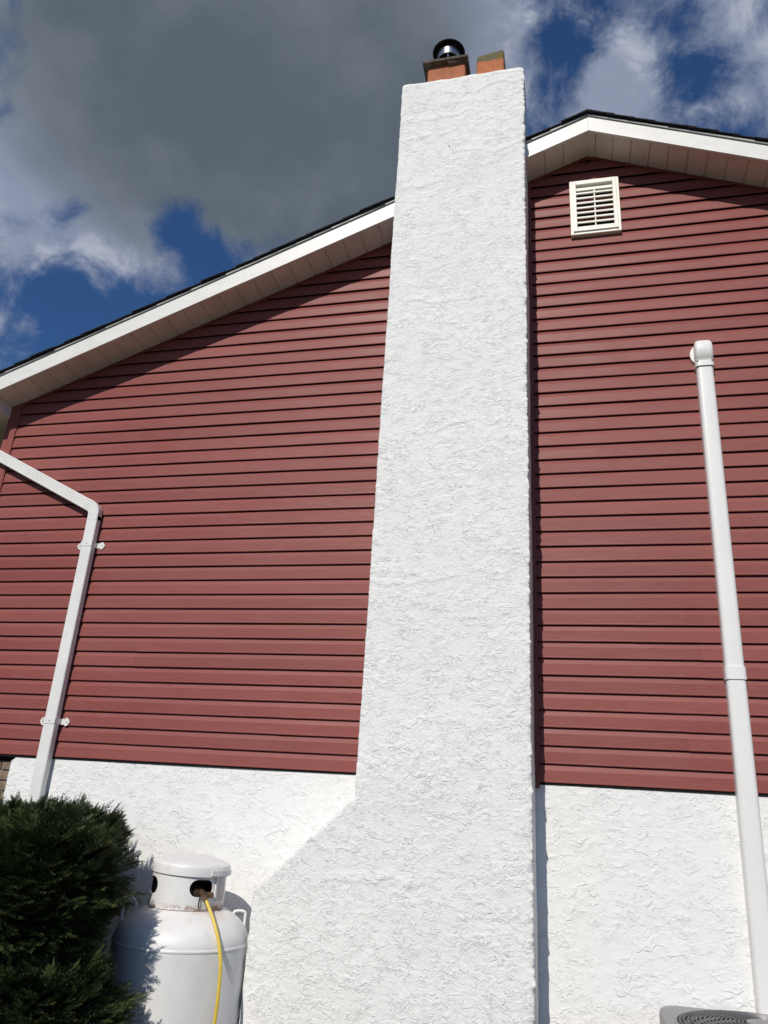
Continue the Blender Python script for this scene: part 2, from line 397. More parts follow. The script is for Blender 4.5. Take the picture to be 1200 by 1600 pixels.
# --- siding: one Dutch-lap course after another, each board its own part
PROF = [(-.0135, .030), (-.0150, .002), (-.0170, .000), (-.0185, .004), (-.0176, .010), (-.0146, .066), (-.0132, .0695), (-.0035, .0960), (.0040, .1020), (.0100, .1060), (.0125, .1160)]
def siding_board(x0, x1, k, dz, dy, clipL, clipR):
    z0 = ZS+k*S+dz
    step = .30; nseg = max(2, int((x1-x0)/step))
    rings = []
    for i in range(nseg+1):
        t = i/nseg; ring = []
        for (y, z) in PROF:
            zz = z0+z
            a, b_ = x0, x1
            if clipL: a = max(a, float(xl_at(zz)))
            if clipR: b_ = min(b_, float(xr_at(zz)))
            if b_ < a: m_ = (a+b_)/2; a = b_ = m_
            x = a+(b_-a)*t
            wob = (math.sin(x*2.1+k*1.7)+math.sin(x*5.3+k*.9))*.0006
            ring.append((x, y-dy+wob*(1 if y < -.01 else .3), zz+math.sin(x*1.3+k*.6)*.0007+(math.sin(x*3.7+k*2.3))*.0004))
        rings.append(ring)
    m = MB(); n = len(PROF); vs = [p for r in rings for p in r]
    fs = [(a*n+i, (a+1)*n+i, (a+1)*n+i+1, a*n+i+1) for a in range(nseg) for i in range(n-1)]
    m.add(vs, fs)
    return m.build('siding_board', M_VIN, house)
nk = int((RZ-ZS)/S)+1
rl = random.Random(5)
for k in range(0, nk):
    z = ZS+k*S; zt = z+S
    clip = zt > 4.55
    # left of the chimney
    if xl_at(z) < CH_L:
        xa = max(CORN, xl_at(z)-.001); xb = CH_L+.03
        if k % 2 == 0: jl = rl.uniform(-4.0, -1.6) if rl.random() < .75 else None
        if k in (10, 11): jl = -2.93
        if jl and xa+.3 < jl < xb-.3:
            siding_board(xa, jl+.015, k, 0, .0, clip, False); siding_board(jl, xb, k, -.0014, .0014, clip, False)
        elif xb-xa > .02: siding_board(xa, xb, k, 0, 0, clip, False)
    # right of the chimney
    xa = -.170; xb = min(XR, xr_at(z))
    if k % 2 == 0: jr = rl.uniform(.0, 1.4) if rl.random() < .7 else rl.uniform(2, 4)
    if k in (20, 21): jr = .25
    cl = xl_at(zt) > xa
    if xb-xa > .05:
        if xa+.3 < jr < xb-.35:
            siding_board(xa, jr+.015, k, 0, 0, cl, clip); siding_board(jr, xb, k, -.0013, .0014, cl, clip)
        else: siding_board(xa, xb, k, 0, 0, cl, clip)

# --- wall body behind the siding, sides and back
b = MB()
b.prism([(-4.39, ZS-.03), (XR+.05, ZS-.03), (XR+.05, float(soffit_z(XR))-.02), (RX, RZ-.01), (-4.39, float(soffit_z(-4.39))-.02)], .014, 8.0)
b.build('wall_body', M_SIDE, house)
b = MB(); b.bbox(-4.405, CORN, -.027, .09, ZS-.02, 4.60, .004); b.box(CORN-.0005, CORN+.006, -.026, .0, ZS-.02, 4.57)
b.build('corner_post', M_VIN, house)
b = MB(); b.bbox(-.206, -.170, -.0215, .0, ZS-.035, 6.25, .003); b.build('trim_channel', M_VIN, house)
b = MB()
for (x0, x1) in ((-4.39, CH_L+.02), (-.17, XR)):
    b.box(x0, x1, -.011, 0.013, ZS-.014, ZS+.004)
b.build('starter_shadow_strip', M_DARK, house)  # black strip painting the shadow line under the lowest siding edge

# --- foundation
def found(x0, x1, step, name, seed, yb=-.006, L_ragged=False):
    nc = int((x1-x0)/step)+1; nr = int(1.83/step)+1
    X, Z = np.meshgrid(np.linspace(x0, x1, nc), np.linspace(-.02, 1.818, nr))
    H = stucco_h(X, Z, .55, seed, .75)
    Y = yb-H
    if L_ragged:
        e = fbm(Z*9, Z*0+2, 3, 71)*.030
        X = np.where(X < x0+.08, X+(e-.01)*(1-(X-x0)/.08), X)
        # the corner was plastered round, with its top broken off
        top = sstep(Z, 1.765, 1.83)*.05; X = np.where(X < x0+.10, X+top*(1-(X-x0)/.10), X)
        Y = Y+.035*(1-sstep(X, x0+.0, x0+.018))
    V = np.stack([X.ravel(), Y.ravel(), Z.ravel()], 1)
    return link_grid(name, V, nr, nc, M_STF, house)
f1 = found(-3.69, CH_L+.02, .010, 'foundation', 3, L_ragged=True)
f2 = found(CH_R-.02, 1.75, .010, 'foundation', 15)
b = MB(); b.box(1.75, XR+.05, -.003, .2, -.02, 1.818); b.build('foundation', M_STF, house)
b = MB(); b.box(-3.66, 1.75, .03, .25, -.02, 1.815); b.build('foundation', M_STF, house)
b = MB(); b.box(-4.385, -3.655, .045, .25, -.02, 1.79); b.build('mortar_bed', M_MRT, house)
br = MB(); br.bbox(0, .194, 0, .05, 0, .057, .003); b0 = None
for r_ in range(27):
    for c_ in range(5):
        x = -4.385+(c_-(.5 if r_ % 2 else 0))*.204+.004; x0 = max(x, -4.385); x1 = min(x+.194, -3.66)
        if x1-x0 < .03: continue
        if b0 is None: b0 = br.build('brick', M_BRICK, house); o = b0
        else: o = b0.copy(); COL.objects.link(o)
        o.parent = house; o.location = (x0, .033+rl.uniform(-.002, .002), .004+r_*.0665); o.scale = ((x1-x0)/.194, 1, 1)

# --- soffit panels: short V-groove boards running from the wall out to the fascia
def soffit_panel(xa, xb, slope_left):
    n = 2; za, zb = float(soffit_z(xa)), float(soffit_z(xb)); t = .012
    gpx = .006
    def zz(x): return float(soffit_z(x))-.002
    m = MB()
    pts = [(xa, zz(xa)+.010), (xa+.0035, zz(xa)+.009), (xa+gpx+.0035, zz(xa+gpx)), ((xa+xb)/2, zz((xa+xb)/2)+.0006), (xb-.003, zz(xb-.003)), (xb, zz(xb)+.010)]
    y0, y1 = -OV+.004, -.0005
    mid = (y0+y1)/2; sag = -.0012
    vs = []
    for y, s in ((y0, 0), (mid, sag), (y1, 0)): vs += [(x, y, z+s) for x, z in pts]
    k = len(pts); fs = [(a*k+i, a*k+i+1, (a+1)*k+i+1, (a+1)*k+i) for a in range(2) for i in range(k-1)]
    m.add(vs, fs)
    o = m.build('soffit_panel', M_SOF, house); return o
x = RX-.055
b = MB(); zc = RZ-.014
b.prism([(RX-.05, float(soffit_z(RX-.05))-.004), (RX, RZ-.006), (RX+.05, float(soffit_z(RX+.05))-.004), (RX+.05, float(soffit_z(RX+.05))+.004), (RX, RZ+.004), (RX-.05, float(soffit_z(RX-.05))+.004)], -OV+.004, -.0005)
b.build('soffit_ridge_trim', M_SOF, house)
x = RX-.048
while x > -4.75:
    xa = x-.1395
    if not (xa > CH_L+.02 and x < CH_R-.02): soffit_panel(xa, x, True)
    x = xa
x = RX+.048
while x < 5.6: soffit_panel(x, x+.1275, False); x += .1275
b = MB()
b.prism([(-4.8, float(soffit_z(-4.8))+.012), (RX, RZ+.012), (5.7, float(soffit_z(5.7))+.012), (5.7, float(soffit_z(5.7))+.10), (RX, RZ+.10), (-4.8, float(soffit_z(-4.8))+.10)], -OV+.006, 8.1)
b.build('roof_deck', M_DARK, house)
# frieze moulding where the siding runs into the soffit
b = MB()
for (xa, xb) in ((-4.39, CH_L+.01), (-.17, RX), (RX, 5.2)):
    za, zb = float(soffit_z(xa)), float(soffit_z(xb))
    b.add([(xa, -.020, za-.024), (xb, -.020, zb-.024), (xb, -.020, zb-.003), (xa, -.020, za-.003), (xa, -.001, za-.024), (xb, -.001, zb-.024)], [(0, 1, 2, 3), (4, 5, 1, 0)])
b.build('rake_trim', M_VIN, house)

# --- rake fascia, drip edge
def fz(x): return float(soffit_z(x))-.012
FH = .137
def rake(xa, xb, y0, y1, zb, zt, name, mat, parts=None):
    m = MB(); m.prism([(xa, fz(xa)+zb), (xb, fz(xb)+zb), (xb, fz(xb)+zt), (xa, fz(xa)+zt)], y0, y1)
    return m.build(name, mat, house)
segs = [(-4.83, -2.36), (-2.3615, CH_L+.02), (CH_R-.004, RX-.0006), (RX+.0006, 2.9), (2.9015, 5.75)]
for i, (xa, xb) in enumerate(segs):
    rake(xa, xb, -OV-.004-(.0018 if i in (0, 3) else 0), -OV+.012, 0, FH, 'fascia_board', M_FASC)
    rake(xa, xb, -OV-.016, -OV+.012, FH+.001, FH+.017, 'drip_edge', M_DRIP)
    rake(xa, xb, -OV+.010, -OV+.020, .001, .012, 'fascia_lip', M_FASC)
# --- shingles: one overlapping course after another down each slope
def shingle(xr, side, j):
    m_ = ML if side < 0 else MR; L = .150/math.sqrt(1+m_*m_)
    base = RZ-.012+FH+.019
    xa = RX+side*j*L; xb = RX+side*(j*L+L+.055)
    za = base-m_*(j*L); zb = base-m_*(j*L+L+.055)
    r = random.Random(j*3+side)
    y0 = -OV-.032+r.uniform(-.010, .006)
    t0, t1 = .006, .017
    m = MB(); m.prism([(xa, za+.003), (xb, zb+.011), (xb, zb+.011+.006+r.uniform(0, .004)), (xa, za+.010)], y0, 8.15)
    return m.build('shingle_course', M_SHIN, house)
L_ = .150/math.sqrt(1+ML**2)
for j in range(0, 39): shingle(0, -1, j)
for j in range(0, 40): shingle(0, 1, j)
b = MB(); zc = RZ-.012+FH+.028
for i in range(22):
    y0 = -OV-.037+i*.38; h = .004 if i % 2 else 0
    b.add([(RX-.15, y0, zc-.15*ML+.010+h), (RX, y0, zc+.014+h), (RX+.15, y0, zc-.15*MR+.010+h), (RX-.15, y0+.40, zc-.15*ML+.006), (RX, y0+.40, zc+.010), (RX+.15, y0+.40, zc-.15*MR+.006),
           (RX-.15, y0, zc-.15*ML-.0+h), (RX, y0, zc+.004+h), (RX+.15, y0, zc-.15*MR+h)], [(0, 1, 4, 3), (1, 2, 5, 4), (6, 7, 1, 0), (7, 8, 2, 1)])
b.build('ridge_cap', M_SHIN, house)

# --- boxed eave at the left corner, running on along the side wall, and its gutter
b = MB(); b.prism([(-4.83, 4.435), (-4.392, 4.435), (-4.392, float(soffit_z(-4.392))-.004), (-4.83, float(soffit_z(-4.83))-.004)], -OV+.014, 8.0); b.build('eave_return', M_FASC, house)
b = MB()
for i in range(20): b.box(-4.82, -4.395, -OV+.016+i*.41, -OV+.016+i*.41+.404, 4.428, 4.4345)
b.build('eave_soffit', M_SOF, house)
b = MB()
ring = [(-4.84, 4.30), (-4.84, 4.42), (-4.845, 4.42), (-4.85, 4.31), (-4.93, 4.31), (-4.955, 4.36), (-4.965, 4.42), (-4.975, 4.425), (-4.965, 4.355), (-4.935, 4.30)]
b.prism(ring, -OV-.01, 8.0); b.build('gutter', M_ALU, house)
b = MB(); b.box(-4.40, -4.39, .0, 8, ZS, 4.43); b.build('side_wall', M_VIN, house)
house_foot = MB(); house_foot.box(-4.385, -4.38, .25, 8, 0, 1.83); house_foot.build('foundation', M_MRT, house)

# ================================================================ ATTIC VENT
vent = thing('attic_vent', 'cream square louvered gable vent just under the roof peak', 'vent', (.30, -.02, 5.93))
vent_o = Vector(vent.location)
def P(mb, dx=-.30, dy=.02, dz=-5.93):
    mb.v = [(x+dx, y+dy, z+dz) for x, y, z in mb.v]; return mb
VX0, VX1, VZ0, VZ1 = .120, .480, 5.668, 6.180
def frame(x0, x1, z0, z1, w, y0, y1):
    m = MB()
    m.bbox(x0, x0+w, y0, y1, z0, z1, .003); m.bbox(x1-w, x1, y0, y1, z0, z1, .003)
    m.bbox(x0+w, x1-w, y0+.0005, y1, z0, z0+w, .003); m.bbox(x0+w, x1-w, y0+.0005, y1, z1-w, z1, .003); return m
P(frame(VX0, VX1, VZ0, VZ1, .026, -.048, -.004)).build('mounting_frame', M_VENT, vent)
P(frame(VX0+.020, VX1-.020, VZ0+.022, VZ1-.022, .028, -.058, -.03)).build('inner_frame', M_VENT, vent)
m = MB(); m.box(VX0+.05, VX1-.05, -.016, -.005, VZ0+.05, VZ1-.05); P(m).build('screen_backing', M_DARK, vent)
lx0, lx1 = VX0+.046, VX1-.046; lz0, lz1 = VZ0+.052, VZ1-.048
m = MB(); m.box(lx0, lx1, -.036, -.022, lz1-.040, lz1+.006); P(m).build('header_panel', M_VENT, vent)
n_l = 8; sp = (lz1-.044-lz0)/n_l
for i in range(n_l):
    z = lz0+i*sp
    m = MB()
    m.add([(lx0, -.054, z), (lx1, -.054, z), (lx1, -.028, z+.014), (lx0, -.028, z+.014), (lx0, -.054, z+.013), (lx1, -.054, z+.013), (lx1, -.028, z+.026), (lx0, -.028, z+.026)],
          [(0, 1, 5, 4), (4, 5, 6, 7), (0, 3, 2, 1), (0, 4, 7, 3), (1, 2, 6, 5)])
    P(m).build('louver', M_VENT, vent)
m = MB(); m.box(.296, .304, -.050, -.020, lz0, lz1-.044); P(m).build('center_rib', M_VENT, vent)

# ================================================================ CHIMNEY
chim = thing('chimney', 'tall rough white stucco chimney stack with a sloped shoulder at its lower left', 'chimney', (0, 0, 0))
def chimney_mesh():
    dz = .0075; Z = np.arange(-.02, CH_T+.001, dz)
    def Lx(z): return np.where(z > 1.689, CH_L, np.where(z < 1.187, -1.688, -1.688+(z-1.187)/(1.689-1.187)*(CH_L+1.688)))
    nS = 46; nF = 150
    rad = .014
    rows = []
    # parameter along the perimeter: left side (y 0 -> -D), front, right side
    for_s = np.concatenate([np.linspace(0, 1, nS, endpoint=False), 1+np.linspace(0, 1, nF, endpoint=False), 2+np.linspace(0, 1, nS)])
    U, ZZ = np.meshgrid(for_s, Z)
    L = Lx(ZZ); Wd = CH_R-L
    fr = np.clip(U-1, 0, 1); ls = np.clip(U, 0, 1); rs = np.clip(U-2, 0, 1)
    X = np.where(U < 1, L, np.where(U < 2, L+Wd*fr, CH_R)); Y = np.where(U < 1, .03-(CH_D+.03)*ls, np.where(U < 2, -CH_D, -CH_D+(CH_D+.03)*rs))
    NX = np.where(U < 1, -1., np.where(U < 2, 0., 1.)); NY = np.where((U >= 1) & (U < 2), -1., 0.)
    # round the two front corners
    dl = X-L; dr = CH_R-X; dyf = Y+CH_D
    nearL = np.exp(-((dl+dyf)/rad)**2); nearR = np.exp(-((dr+dyf)/rad)**2)
    NX = NX-nearL*.7*(U >= 1)*(U < 2)+nearR*.7*(U >= 1)*(U < 2); NY = NY-nearL*.7*(U < 1)-nearR*.7*(U >= 2)
    X = X+nearL*rad*.30-nearR*rad*.30; Y = Y+(nearL+nearR)*rad*.30
    uc = np.where(U < 1, Y+5, np.where(U < 2, X, CH_R+dyf))
    H = stucco_h(uc, ZZ, 1.0, 3)
    # a few long ragged lap lines in the render coat
    for zl, u0, u1, sd_ in ((6.86, -.85, -.2, 1), (6.60, -1.15, -.55, 2), (6.42, -1.15, -.7, 3), (5.93, -1.12, -.75, 4), (6.22, -.75, -.2, 5), (4.9, -1., -.5, 6), (3.9, -.9, -.3, 7), (2.9, -1.1, -.6, 8), (1.25, -1.3, -.7, 9)):
        line = zl+(fbm(uc*5, uc*0+sd_, 4, 200+sd_)-.5)*.16+(uc-u0)*.06
        d_ = ZZ-line; m_ = sstep(uc, u0-.08, u0+.08)*(1-sstep(uc, u1-.08, u1+.08))*(U >= 1)*(U < 2)
        H = H+m_*.0026*sstep(d_, -.003, .004)*(1-sstep(d_, .006, .06))
    edge = (fbm(ZZ*22, ZZ*0+1.5, 3, 90)-.5)*.010*nearL+(fbm(ZZ*26, ZZ*0+5.5, 3, 95)-.45)*.030*nearR
    H = H*1.12+edge
    X = X+NX*H; Y = Y+NY*H
    # crown leans back a touch at the very top, with a broken arris
    tt = sstep(ZZ, CH_T-.035, CH_T)
    Z2 = ZZ+tt*((fbm(X*7, X*0+3, 3, 60)-.5)*.030)
    Y = Y+tt*.010
    nr, nc = X.shape
    V = np.stack([X.ravel(), Y.ravel(), Z2.ravel()], 1)
    # crown lid rows
    last = V[-nc:]; cx, cy = (CH_L+CH_R)/2, -CH_D/2
    ex = []
    for s_, dzv in ((.9, .006), (.6, .014), (.2, .02)):
        q = last.copy(); q[:, 0] = cx+(q[:, 0]-cx)*s_; q[:, 1] = cy+(q[:, 1]-cy)*s_; q[:, 2] = CH_T+dzv; ex.append(q)
    V = np.concatenate([V]+ex)
    return link_grid('stack', V, nr+3, nc, M_ST, chim)
chimney_mesh()
m = MB(); m.lathe([(.0050, 0), (.004, .003)], (0, 0), 8, True, True); m.v = [(-.755+x, -CH_D-.004-z, 6.325+y) for x, y, z in m.v]; m.build('nail_hole', M_DARK, chim)
# clay flues
def rrect(cx, cy, hx, hy, r, z, n=5, wob=0.0, seed=0):
    pts = []
    for q, (sx, sy) in enumerate(((1, 1), (-1, 1), (-1, -1), (1, -1))):
        for i in range(n+1):
            a = math.pi/2*(q+i/n)
            pts.append((cx+sx*(hx-r)+r*math.cos(a), cy+sy*(hy-r)+r*math.sin(a), z))
    return pts
def flue(cx, cy, hx, hy, z0, z1, mat, chip):
    m = MB(); n = 5
    zs = [z0, z0+.1, z1-.05, z1-.015, z1]
    rings = [rrect(cx, cy, hx-(.003 if i == 4 else 0), hy-(.003 if i == 4 else 0), .022, z, n) for i, z in enumerate(zs)]
    r = random.Random(9)
    if chip:
        top = []
        for (x, y, z) in rings[-1]:
            d = (x-(cx-hx))/(2*hx); drop = max(0, .42-d)*.09 if d < .42 else 0
            top.append((x, y, z-drop+r.uniform(-.004, .003)))
        rings[-1] = top; rings[-2] = [(x, y, min(z, t[2]-.012)) for (x, y, z), t in zip(rings[-2], top)]
    inner = [rrect(cx, cy, hx-.028, hy-.028, .02, z, n) for z in (z1-.03, z0)]
    m.rings(rings+inner, False, False)
    return m.build('clay_flue', mat, chim, smooth=True)
fl1 = flue(-.815, -.205, .155, .125, 7.0, 7.288, M_CLAY, False)
fl1['label'] = 'terracotta flue with a slab and metal rain cap'
fl2 = flue(-.462, -.215, .110, .115, 7.0, 7.352, M_FLUE2, True)
fl2['label'] = 'open terracotta flue with a mossy chipped rim'
# slab on the first flue
m = MB()
top = rrect(-.822, -.205, .178, .160, .01, 7.322, 2); bot = rrect(-.822, -.205, .184, .168, .008, 7.288, 2); mid = rrect(-.822, -.205, .186, .170, .008, 7.306, 2)
m.rings([bot, mid, top]); m.build('flue_slab', M_MORT, fl1, smooth=False)
m = MB(); m.add([(-.80, -.362, 7.282), (-.70, -.356, 7.284), (-.70, -.33, 7.286), (-.80, -.33, 7.286), (-.80, -.362, 7.270), (-.70, -.356, 7.273), (-.70, -.33, 7.272), (-.80, -.33, 7.270)], [(0, 1, 2, 3), (4, 5, 1, 0), (7, 6, 5, 4), (5, 6, 2, 1), (4, 0, 3, 7)])
m.build('mortar_lump', M_MORT, fl1)
# rain cap : pipe stub, steel windband on brackets, dark conical hood
cc = (-.822, -.200)
m = MB(); m.lathe([(.064, 7.315), (.064, 7.425), (.070, 7.430), (.066, 7.432), (.060, 7.428), (.060, 7.32)], cc, 32); m.build('pipe_stub', M_STEEL, fl1, smooth=True)
m = MB(); m.lathe([(.092, 7.470), (.096, 7.474), (.096, 7.560), (.092, 7.564), (.090, 7.560), (.090, 7.474), (.092, 7.470)], cc, 40); m.build('wind_band', M_STEEL, fl1, smooth=True)
m = MB(); m.lathe([(.134, 7.572), (.136, 7.576), (.132, 7.582), (.06, 7.614), (.005, 7.626)], cc, 40, False, True)
m.lathe([(.134, 7.572), (.06, 7.598), (.004, 7.604)], cc, 40, False, True); m.build('hood', M_BLKM, fl1, smooth=True)
for a in (.6, 2.7, 4.8):
    m = MB(); c_, s_ = math.cos(a), math.sin(a)
    m.tube([(cc[0]+.063*c_, cc[1]+.063*s_, 7.35), (cc[0]+.069*c_, cc[1]+.069*s_, 7.43), (cc[0]+.089*c_, cc[1]+.089*s_, 7.49), (cc[0]+.089*c_, cc[1]+.089*s_, 7.585)], .006, 6)
    m.build('bracket', M_STEEL, fl1)

# ================================================================ DOWNSPOUT
dsp = thing('downspout', 'white rectangular downspout bending up to the eave at the left, beside the shrub', 'downspout', (-3.39, -.055, 0))
DX = Vector((-3.39, -.055, 0))
def off(mb, v): mb.v = [(x-v[0], y-v[1], z-v[2]) for x, y, z in mb.v]; return mb
W2, D2 = .0435, .026
def ds_ring(c, nrm, ridges=True):
    """cross-section (front face w/ shallow ribs) centred at c; nrm: in-plane (xz) unit vector across the width"""
    nx, nz = nrm; pts = []
    prof = [(-W2+.004, D2), (-W2, D2-.004), (-W2, -D2+.005), (-W2+.005, -D2)]
    k = 5
    for i in range(1, k):
        xx = -W2+.006+(2*W2-.012)*i/k
        prof += [(xx-.0042, -D2), (xx-.0018, -D2+.0022), (xx+.0018, -D2+.0022), (xx+.0042, -D2)] if ridges else [(xx, -D2)]*4
    prof += [(W2-.005, -D2), (W2, -D2+.005), (W2, D2-.004), (W2-.004, D2)]
    return [(c[0]+a*nx, c[1]+b_, c[2]+a*nz) for a, b_ in prof]
yC = -.055
m = MB(); m.rings([ds_ring((-3.39, yC, z), (1, 0), False) for z in (.12, .8, 1.6, 2.4, 3.2, 3.53)]); off(m, DX).build('vertical_pipe', M_ALU, dsp, smooth=True)
# elbow: swept bend between vertical and slanted run, with crimp ribs
ang = math.radians(63.5)      # tilt of the slanted run from vertical
R_ = .075; cx, cz = -3.39-R_, 3.545
rings = [ds_ring((-3.39, yC, 3.50), (1, 0)), ds_ring((-3.39, yC, 3.535), (1, 0))]
N = 22
for i in range(N+1):
    a = ang*i/N; crimp = 1.0+(.035 if (i % 3 == 1) else 0)
    c = (cx+R_*math.cos(a), yC, cz+R_*math.sin(a)); nx, nz = math.cos(a), math.sin(a)
    rr = ds_ring(c, (nx, nz)); rr = [(c[0]+(p[0]-c[0])*crimp, yC+(p[1]-yC)*crimp, c[2]+(p[2]-c[2])*crimp) for p in rr]; rings.append(rr)
ex, ez = cx+R_*math.cos(ang), cz+R_*math.sin(ang); tdir = (-math.sin(ang), math.cos(ang))
rings.append(ds_ring((ex+tdir[0]*.05, yC, ez+tdir[1]*.05), (math.cos(ang), math.sin(ang))))
big = [[(x, yC+(y-yC)*1.05, z) for x, y, z in r] for r in rings]
m = MB(); m.rings(big); off(m, DX).build('elbow', M_ALU, dsp, smooth=True)
m = MB(); m.rings([ds_ring((ex+tdir[0]*t, yC, ez+tdir[1]*t), (math.cos(ang), math.sin(ang))) for t in (.03, .6, 1.2, 1.62)]); off(m, DX).build('slanted_pipe', M_ALU, dsp, smooth=True)
e2 = (ex+tdir[0]*1.60, ez+tdir[1]*1.60)
m = MB(); m.rings([ds_ring((e2[0], yC, e2[1]), (math.cos(ang), math.sin(ang))), ds_ring((e2[0]-.05, yC, e2[1]+.05), (math.cos(.5), math.sin(.5))), ds_ring((e2[0]-.06, yC, 4.31), (1, 0))]); off(m, DX).build('upper_elbow', M_ALU, dsp)
for z, tl in ((3.312, .004), (2.056, 0.0)):
    m = MB(); h = .019; y0 = yC-D2-.0025
    m.box(-3.39-W2-.003, -3.39+W2+.003, y0, y0+.002, z-h, z+h)
    m.box(-3.39-W2-.003, -3.39-W2-.001, y0, -.022, z-h, z+h); m.box(-3.39+W2+.001, -3.39+W2+.003, y0, -.022, z-h, z+h)
    for s_ in (-1, 1):
        x0 = -3.39+s_*(W2+.002); pts = [(x0, z-h), (x0+s_*.030, z-h*1.0), (x0+s_*.036, z-h*1.45), (x0+s_*.052, z-h*1.35), (x0+s_*.070, z), (x0+s_*.052, z+h*1.35), (x0+s_*.036, z+h*1.45), (x0+s_*.030, z+h), (x0, z+h)]
        m.prism(pts, -.0235, -.0215)
    st = off(m, DX).build('strap', M_ALU, dsp)
    m = MB()
    for s_ in (-1, 1):
        m.lathe([(.0045, 0), (.0045, .002), (.001, .003)], (0, 0), 8, True, True)
        m.v[-24:] = [(-3.39+s_*(W2+.050)+x, -.0235-zz, z+y) for x, y, zz in m.v[-24:]]
    m.lathe([(.0045, 0), (.0045, .002), (.001, .003)], (0, 0), 8, True, True)
    m.v[-24:] = [(-3.39+x, y0-zz, z+y) for x, y, zz in m.v[-24:]]
    off(m, DX).build('screw', M_DRIP, st)

# ================================================================ LINE-SET DUCT
duct = thing('line_set_cover', 'white plastic pipe cover rising up the red wall on the right to a rounded cap', 'pipe cover', (.93, -.05, 0))
DO = (.93, -.05, 0)
def d_ring(cx, z, hw, dep, y1=-.010, tilt=0.0):
    pts = [(cx-hw, y1)]
    n = 7; r = .024
    for i in range(n): a = math.pi+math.pi/2*i/(n-1); pts.append((cx-hw+r+r*math.cos(a), y1-dep+r+r*math.sin(a)))
    for i in range(n): a = 1.5*math.pi+math.pi/2*i/(n-1); pts.append((cx+hw-r+r*math.cos(a), y1-dep+r+r*math.sin(a)))
    pts.append((cx+hw, y1))
    return [(x, y, z) for x, y in pts]
def dcx(z): return .9385-(4.45-z)*.0072
def duct_seg(name, z0, z1, hw, dep, parent, mat=M_PVC, cap=True):
    m = MB(); m.rings([d_ring(dcx(z), z, hw, dep) for z in np.linspace(z0, z1, 6)]); return off(m, DO).build(name, mat, parent, smooth=True)
duct_seg('cover_channel', .35, 2.470, .0525, .068, duct)
duct_seg('cover_channel', 2.472, 4.52, .0520, .066, duct)
duct_seg('coupling', 2.425, 2.497, .0570, .074, duct)
m = MB()
for s_ in (-1, 1):
    m.lathe([(.005, 0), (.004, .002)], (0, 0), 8, True, True); m.v[-16:] = [(dcx(2.46)+s_*.044+x, -.0745-zz, 2.452+y) for x, y, zz in m.v[-16:]]
off(m, DO).build('screw', M_DRIP, duct)
# wall inlet cap
m = MB(); zt = 4.655; cxp = dcx(4.5)
rr = []
for z, hw, dep in ((4.462, .058, .075), (4.50, .058, .075), (4.502, .056, .073), (4.520, .056, .080), (4.535, .0575, .092), (4.60, .0575, .094), (4.632, .055, .090), (4.650, .048, .078), (4.658, .034, .055)):
    rr.append(d_ring(cxp, z, hw, dep))
m.rings(rr); cp = off(m, DO).build('end_cap', M_PVC, duct, smooth=True)
m = MB(); pts = []
for i in range(24):
    a = 2*math.pi*i/24; pts.append((cxp-.012+.068*math.cos(a)*1.0, 4.575+.078*math.sin(a)))
m.prism(pts, -.034, -.016); off(m, DO).build('wall_flange', M_PVC, duct, smooth=True)
m = MB()
for s_ in (-1, 1): m.box(cxp+s_*.046-.008, cxp+s_*.046+.008, -.0862, -.084, 4.494, 4.498)
off(m, DO).build('clip_slot', M_DARK, duct)

# ================================================================ PROPANE TANK
TX, TY, TR = -2.055, -.425, .357
tank = thing('propane_tank', 'white upright propane tank with a rusty collared valve guard, between shrub and chimney', 'gas tank', (TX, TY, 0))
ZSEAM = .918; HH = .192
m = MB()
prof = [(.20, .095), (.28, .12), (.335, .17), (TR-.002, .24), (TR, .30)]
prof += [(TR, z) for z in (.5, .7, ZSEAM-.02)]
for i in range(17):
    a = i/16*math.pi/2*.965
    prof.append((TR*math.cos(a)**.92, ZSEAM+HH*math.sin(a)))
m.lathe(prof, (0, 0), 96, True, True); m.build('tank_body', M_TANK, tank, smooth=True)
m = MB(); m.lathe([(TR-.004, ZSEAM-.010), (TR+.0025, ZSEAM-.006), (TR+.0040, ZSEAM), (TR+.0025, ZSEAM+.006), (TR-.004, ZSEAM+.012)], (0, 0), 96); m.build('weld_seam', M_TANK, tank, smooth=True)
m = MB(); m.lathe([(.235, 0), (.24, .0), (.24, .13), (.235, .13)], (0, 0), 64); m.build('foot_ring', M_TANK, tank, smooth=True)
